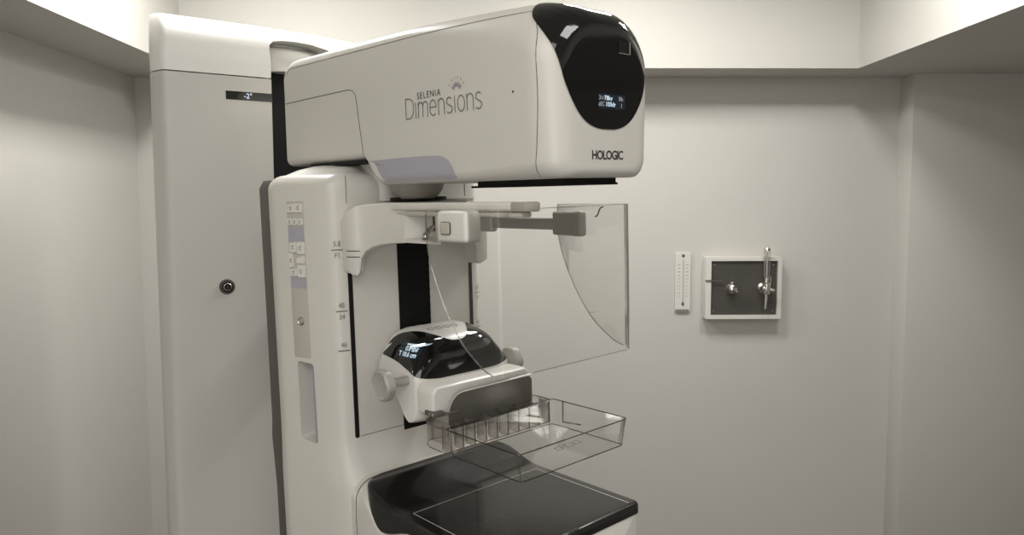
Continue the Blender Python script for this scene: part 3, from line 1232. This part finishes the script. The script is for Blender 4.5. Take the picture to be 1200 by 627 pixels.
# --- compression paddle: clear tray
def paddle():
    mb = MB()
    zt, zb = .165, .118
    x0, x1, yh = .262, .446, .129
    # plan of the tray walls (open box), slightly tapered to the bottom
    top = roundpoly([(x0, -yh), (x1, -yh), (x1, yh), (x0, yh)], .010, 5)
    bot = roundpoly([(x0+.004, -yh+.008), (x1-.004, -yh+.008), (x1-.004, yh-.008), (x0+.004, yh-.008)], .010, 5)
    n = len(top)
    for ins in (0, .0022):
        vs = [(x-(ins if x > .35 else -ins), y-math.copysign(ins, y), zt) for x, y in top]+[(x-(ins if x > .35 else -ins), y-math.copysign(ins, y), zb+ins) for x, y in bot]
        mb.add(vs, [[j, (j+1) % n, n+(j+1) % n, n+j] for j in range(n)], m_clear)
        mb.add([(x, y, zb+ins) for x, y in bot], [list(range(n))], m_clear)
    mb.tube([(x, y, zt) for x, y in top]+[(*top[0], zt)], .0010, m_edge, 6)
    mb.tube([(x, y, zb+.001) for x, y in bot]+[(*bot[0], zb+.001)], .0009, m_edge, 6)
    for cx, cy in ((x1-.003, yh-.003),):
        mb.tube([(cx, cy, zt), (cx-.004, cy-.006, zb)], .0013, m_edge, 6)
    mb.tube([(x1-.003, -yh+.003, zt), (x1-.007, -yh+.010, zb)], .0008, m_edge2, 6)
    # moulded ribbed mount behind the tray
    xm = .182
    pm = roundpoly([(xm, -.112), (xm+.03, -.128), (x0, -.128), (x0, .128), (xm+.03, .128), (xm, .112)], .014, 4)
    nm = len(pm)
    mb.add([(x, y, zt-.002) for x, y in pm]+[(x, y, zb+.004) for x, y in pm], [[j, (j+1) % nm, nm+(j+1) % nm, nm+j] for j in range(nm)], m_rib)
    mb.add([(x, y, zt-.004) for x, y in pm], [list(range(nm))], m_rib)
    mb.tube([(x, y, zt-.002) for x, y in pm]+[(*pm[0], zt-.002)], .0011, m_edge2, 6)
    mb.tube([(x, y, zb+.004) for x, y in pm]+[(*pm[0], zb+.004)], .0009, m_edge2, 6)
    for k in range(10):
        y = -.117+.026*k
        mb.box((x0-.012, y, (zt+zb)/2), (.024, .0022, zt-zb-.004), m_rib)
        mb.tube([(x0-.024, y, zb+.004), (x0-.024, y, zt-.003)], .0012, m_edge2, 5)
        mb.tube([(x0+.001, y, zb+.004), (x0+.001, y, zt-.003)], .0013, m_edge, 5)
    for k in range(6):
        y = -.10+.04*k
        mb.box((xm+.025, y, (zt+zb)/2), (.05, .002, zt-zb-.006), m_rib)
        mb.tube([(xm+.002, y, zb+.004), (xm+.002, y, zt-.003)], .0012, m_edge2, 5)
    mb.box((x0, 0, zt-.001), (.006, .235, .003), m_edge)
    # notched gusset at the far rear corner
    mb.tube([(.290, yh-.001, zt), (.300, yh-.012, zb+.012), (.345, yh-.012, zb+.016)], .0012, m_edge, 6)
    # small moulded size mark on the tray floor
    for k, wd in enumerate((.012, .018, .012)):
        mb.tube([(.385+.010*0, .02+.022*k, zb+.003), (.385, .02+.022*k+wd, zb+.003), (.372, .02+.022*k+wd, zb+.003), (.372, .02+.022*k, zb+.003), (.385, .02+.022*k, zb+.003)], .0004, m_edge2, 4)
    return mb.build('compression_paddle', machine, ARM, label='clear plastic tray-shaped compression paddle')


paddle()

# --- breast platform
def zplat(x):
    if x > .175:
        return 0
    t = (.175-x)/.14
    return .030*(t*t*(3-2*t)) if x > .06 else .0268-.25*(.06-x)


def hwp(x):
    if x < .10:
        u = (.10-x)/.066
        return .120+.056*math.sqrt(max(0, 1-min(1, u)**2))
    if x > .437-.014:
        u = (x-.423)/.014
        return .176-.014*(1-math.sqrt(max(0, 1-u*u)))
    return .176


def zpb(x):
    if x > .22:
        return -.0205
    if x > .12:
        t = (.22-x)/.10
        return -.0205-.026*t*t*(3-2*t)
    if x > .05:
        t = (.12-x)/.07
        return -.0465+.058*t*t*(3-2*t)
    return .0115+(.05-x)*.3


mb = MB()
xs = [.034, .0345, .036, .039, .043, .048, .055, .062, .07, .08, .09, .10, .11, .12, .13, .14, .15, .16, .17, .18, .2, .22, .25, .3, .35, .4, .423, .428, .432, .435, .4365, .437]
rings = []
for x in xs:
    h, zt, zb = hwp(x), zplat(x), zpb(x)
    if x > .43:
        zt -= .004*((x-.43)/.007)**2
    zt = max(zt, zb+.008)
    r = min(.010, (zt-zb)*.5)
    top = [(h-r+r*math.sin(a), zt-r*.8+r*.8*math.cos(a)) for a in [k/6*PI/2 for k in range(7)]]
    prof = [(h, zb)]+top[::-1]
    prof = prof+[(y*h*0+y, z) for y, z in []]
    mid = [((h-r)*k/6, zt) for k in range(5, -6, -1)]
    full = prof+mid+[(-y, z) for y, z in prof[::-1]]
    rings.append([(x, y, z) for y, z in full])
mb.loft(rings, m_carbon)
plat = mb.build('breast_platform', machine, ARM, label='black carbon fibre breast platform', angle=50)
mb = MB()
zl = .0007
for a, b in (((.188, -.150), (.188, .151)), ((.188, -.150), (.428, -.150)), ((.188, .151), (.428, .151))):
    a, b = Vector(a), Vector(b)
    d = (b-a).normalized()*.0006
    mb.add([(a.x-d.y, a.y+d.x, zl), (b.x-d.y, b.y+d.x, zl), (b.x+d.y, b.y-d.x, zl), (a.x+d.y, a.y-d.x, zl)], [[0, 1, 2, 3]], m_line)
mb.build('field_outline', plat, ARM, label='thin white field outline', smooth=False)
# white housing under the platform
mb = MB()
hp_ = [(-.02, -.1765), (.434, -.1765), (.434, .1765), (-.02, .1765)]
hpl = roundpoly(hp_, [.0, .016, .016, 0], 5)


def hz(x, z):
    # top follows below the carbon shell and rises to the column at the rear
    if z < -.03:
        return z
    if x > .2:
        return -.0215
    return None


prof = [(-.03, .0235), (.035, .0225), (.055, .010), (.12, -.0475), (.22, -.022), (.435, -.022)]
xs = [.0, .02, .034, .0362, .045, .055, .07, .09, .11, .12, .14, .16, .18, .2, .22, .3, .4, .418, .426, .431, .434, .435]
rings = []
for x in xs:
    zt = (zpb(x)-.0015) if x > .036 else (.0225 if x > .03 else .0235)
    h = .177
    if x > .418:
        u = (x-.418)/.017
        h -= .016*(1-math.sqrt(max(0, 1-u*u)))
    r = .040 if x < .046 else max(.006, .040-(x-.046)/.03*.034)
    full = [(h, -.34), *[(h-r+r*math.cos(k/8*PI/2), zt-r+r*math.sin(k/8*PI/2)) for k in range(9)], (0, zt), *[(-h+r-r*math.sin(k/8*PI/2), zt-r+r*math.cos(k/8*PI/2)) for k in range(9)], (-h, -.34)]
    rings.append([(x, y, z) for y, z in full])
mb.loft(rings, m_white)
# joint line between housing and arm
pts = [(.0368, .13, .0232), (.0368, -.137, .0232)]+[(.0368, -.137-.040*math.sin(k/8*PI/2), -.0168+.040*math.cos(k/8*PI/2)) for k in range(1, 9)]+[(.0362, -.1775, -.05), (.0362, -.1775, -.30)]
mb.tube(pts, .0007, m_seam, 5)
mb.build('platform_housing', machine, ARM, angle=50)

# ------------------------------------------------------------------ wall thermometer
yb = YB
tx, tz = .766, 1.18
T = Matrix.Translation((tx, yb, tz))
th = empty('wall_thermometer', Matrix.Translation((tx, yb, tz-.125)), 'narrow white wall thermometer beside the gas outlet panel', 'thermometer')
mb = MB()
pr = rrect(-.032, .032, -.124, .126, (.008,)*4, 4)
mb.loft([[(x, -.0005, z) for x, z in pr], [(x, -.009, z) for x, z in pr], [(x*.95, -.011, z*.985) for x, z in pr]], m_frame)
mb.add([(x, -.0113, z) for x, z in ((-.03, -.122), (.026, -.122), (.026, -.112), (-.03, -.112))], [[0, 1, 2, 3]], m_textg)
body = mb.build('backing_board', th, T)
for sx in (-1, 1):
    mb = MB()
    for k in range(10):
        z = .075-k*.0148
        cxx = sx*.017
        w_ = .0055 if k % 2 == 0 else .004
        mb.add([(cxx+a, -.0115, z+b) for a, b in ((-w_, -.0018), (w_, -.0018), (w_, .0018), (-w_, .0018))], [[0, 1, 2, 3]], m_grey if k < 4 else m_lgrey)
    mb.build('degree_scale', th, T, smooth=False)
mb = MB()
mb.tube([(0, -.0135, .095), (0, -.0135, -.08)], .0022, m_lgrey, 8)
mb.lathe([(.001, -.095), (.004, -.092), (.0048, -.088), (.004, -.083), (.0022, -.080)], (0, -.0135, 0), (0, 0, 1), m_dgrey, 12)
mb.build('glass_tube', th, T)
mb = MB()
mb.lathe([(.006, 0), (.006, .003), (.003, .005)], (0, -.010, .113), (0, -1, 0), m_dgrey, 14)
mb.build('hanging_screw', th, T)

# ------------------------------------------------------------------ gas outlet panel
gx0, gx1, gz0, gz1 = .850, 1.165, 1.032, 1.290
gc = ((gx0+gx1)/2, (gz0+gz1)/2)
G = Matrix.Translation((gc[0], yb, gc[1]))
gp_ = empty('gas_outlet_panel', Matrix.Translation((gc[0], yb, gz0)), 'white framed grey panel with two gas outlets on the back wall', 'gas outlet panel')
W2, H2 = (gx1-gx0)/2, (gz1-gz0)/2
mb = MB()
o_ = rrect(-W2, W2, -H2, H2, (.004,)*4, 3)
i_ = rrect(-W2+.022, W2-.018, -H2+.017, H2-.017, (.002,)*4, 3)
D = .055
mb.loft([[(x, -.0005, z) for x, z in o_], [(x, -D+.002, z) for x, z in o_], [(x*.993, -D, z*.993) for x, z in o_], [(x, -D, z) for x, z in i_], [(x, -D+.012, z) for x, z in i_]], m_frame, True, False)
mb.build('frame', gp_, G)
mb = MB()
m_plate = mat('dull_metal_plate', (.075, .070, .062), .42, metal=.3, noise=.12, nscale=9)
mb.loft([[(x, -.010, z) for x, z in i_], [(x, -D+.010, z) for x, z in i_]], m_plate)
for sx in (-1, 1):
    for sz in (-1, 1):
        mb.lathe([(.004, 0), (.003, .002), (0, .0025)], (sx*(W2-.035)+.002, -D+.010, sz*(H2-.033)), (0, -1, 0), m_chrome, 12)
plate = mb.build('face_plate', gp_, G, label='dull grey metal plate with four screws')
vx = -W2+.105
vz = -.002
mb = MB()
mb.lathe([(.020, .0), (.021, .010), (.016, .016), (.014, .026), (.018, .030), (.018, .040), (.011, .045), (.0, .046)], (vx, -D+.012, vz), (0, -1, 0), m_chrome, 24)
mb.lathe([(.006, 0), (.006, .014), (.010, .017), (.010, .022)], (vx, -D-.010, vz+.008), (0, 0, 1), m_chrome, 16)
mb.tube([(vx+.006, -D-.02, vz-.006), (vx+.018, -D-.024, vz-.010)], .004, m_chrome, 10)
mb.build('gas_outlet', gp_, G, label='plain chrome outlet at the left')
mb = MB()
mb.box((-W2+.033, -D-.004, vz+.034), (.074, .003, .004), m_dgrey)
mb.build('marker_rod', gp_, G)
vx = W2-.075
mb = MB()
mb.lathe([(.022, .0), (.023, .010), (.016, .016), (.014, .03), (.019, .034), (.016, .045), (.010, .05), (.0, .051)], (vx, -D+.012, 0), (0, -1, 0), m_chrome, 24)
mb.lathe([(.014, -.022), (.016, -.010), (.016, .022), (.010, .026), (.0085, .036), (.011, .037), (.011, .044)], (vx+.002, -D-.025, 0), (0, 0, 1), m_chrome, 20)
mb.tube([(vx, -D-.025, -.012), (vx+.001, -D-.025, -.04), (vx-.002, -D-.026, -.082)], [.008, .0065, .0045], m_chrome, 12)
mb.tube([(vx+.010, -D-.025, .0), (vx+.03, -D-.028, -.008), (vx+.034, -D-.028, -.008)], [.006, .0095, .0095], m_chrome, 14)
val = mb.build('flow_valve', gp_, G, label='chrome valve body with tapered nozzle')
mb = MB()
prf = [(.0098, .040), (.0118, .050), (.0125, .10), (.0128, .155)]
mb.lathe(prf, (vx+.002, -D-.025, 0), (0, 0, 1), m_rib, 20, False)
mb.tube([(vx+.002, -D-.025, .04), (vx+.002, -D-.025, .150)], .0035, m_lgrey, 10)
mb.lathe([(.0132, .155), (.0132, .163), (.010, .168), (.0, .169)], (vx+.002, -D-.025, 0), (0, 0, 1), m_chrome, 20)
mb.tube([(vx+.018, -D-.025, .01), (vx+.019, -D-.025, .05)], .002, m_chrome, 8)
mb.build('flow_tube', gp_, G, label='clear upright flow meter tube')
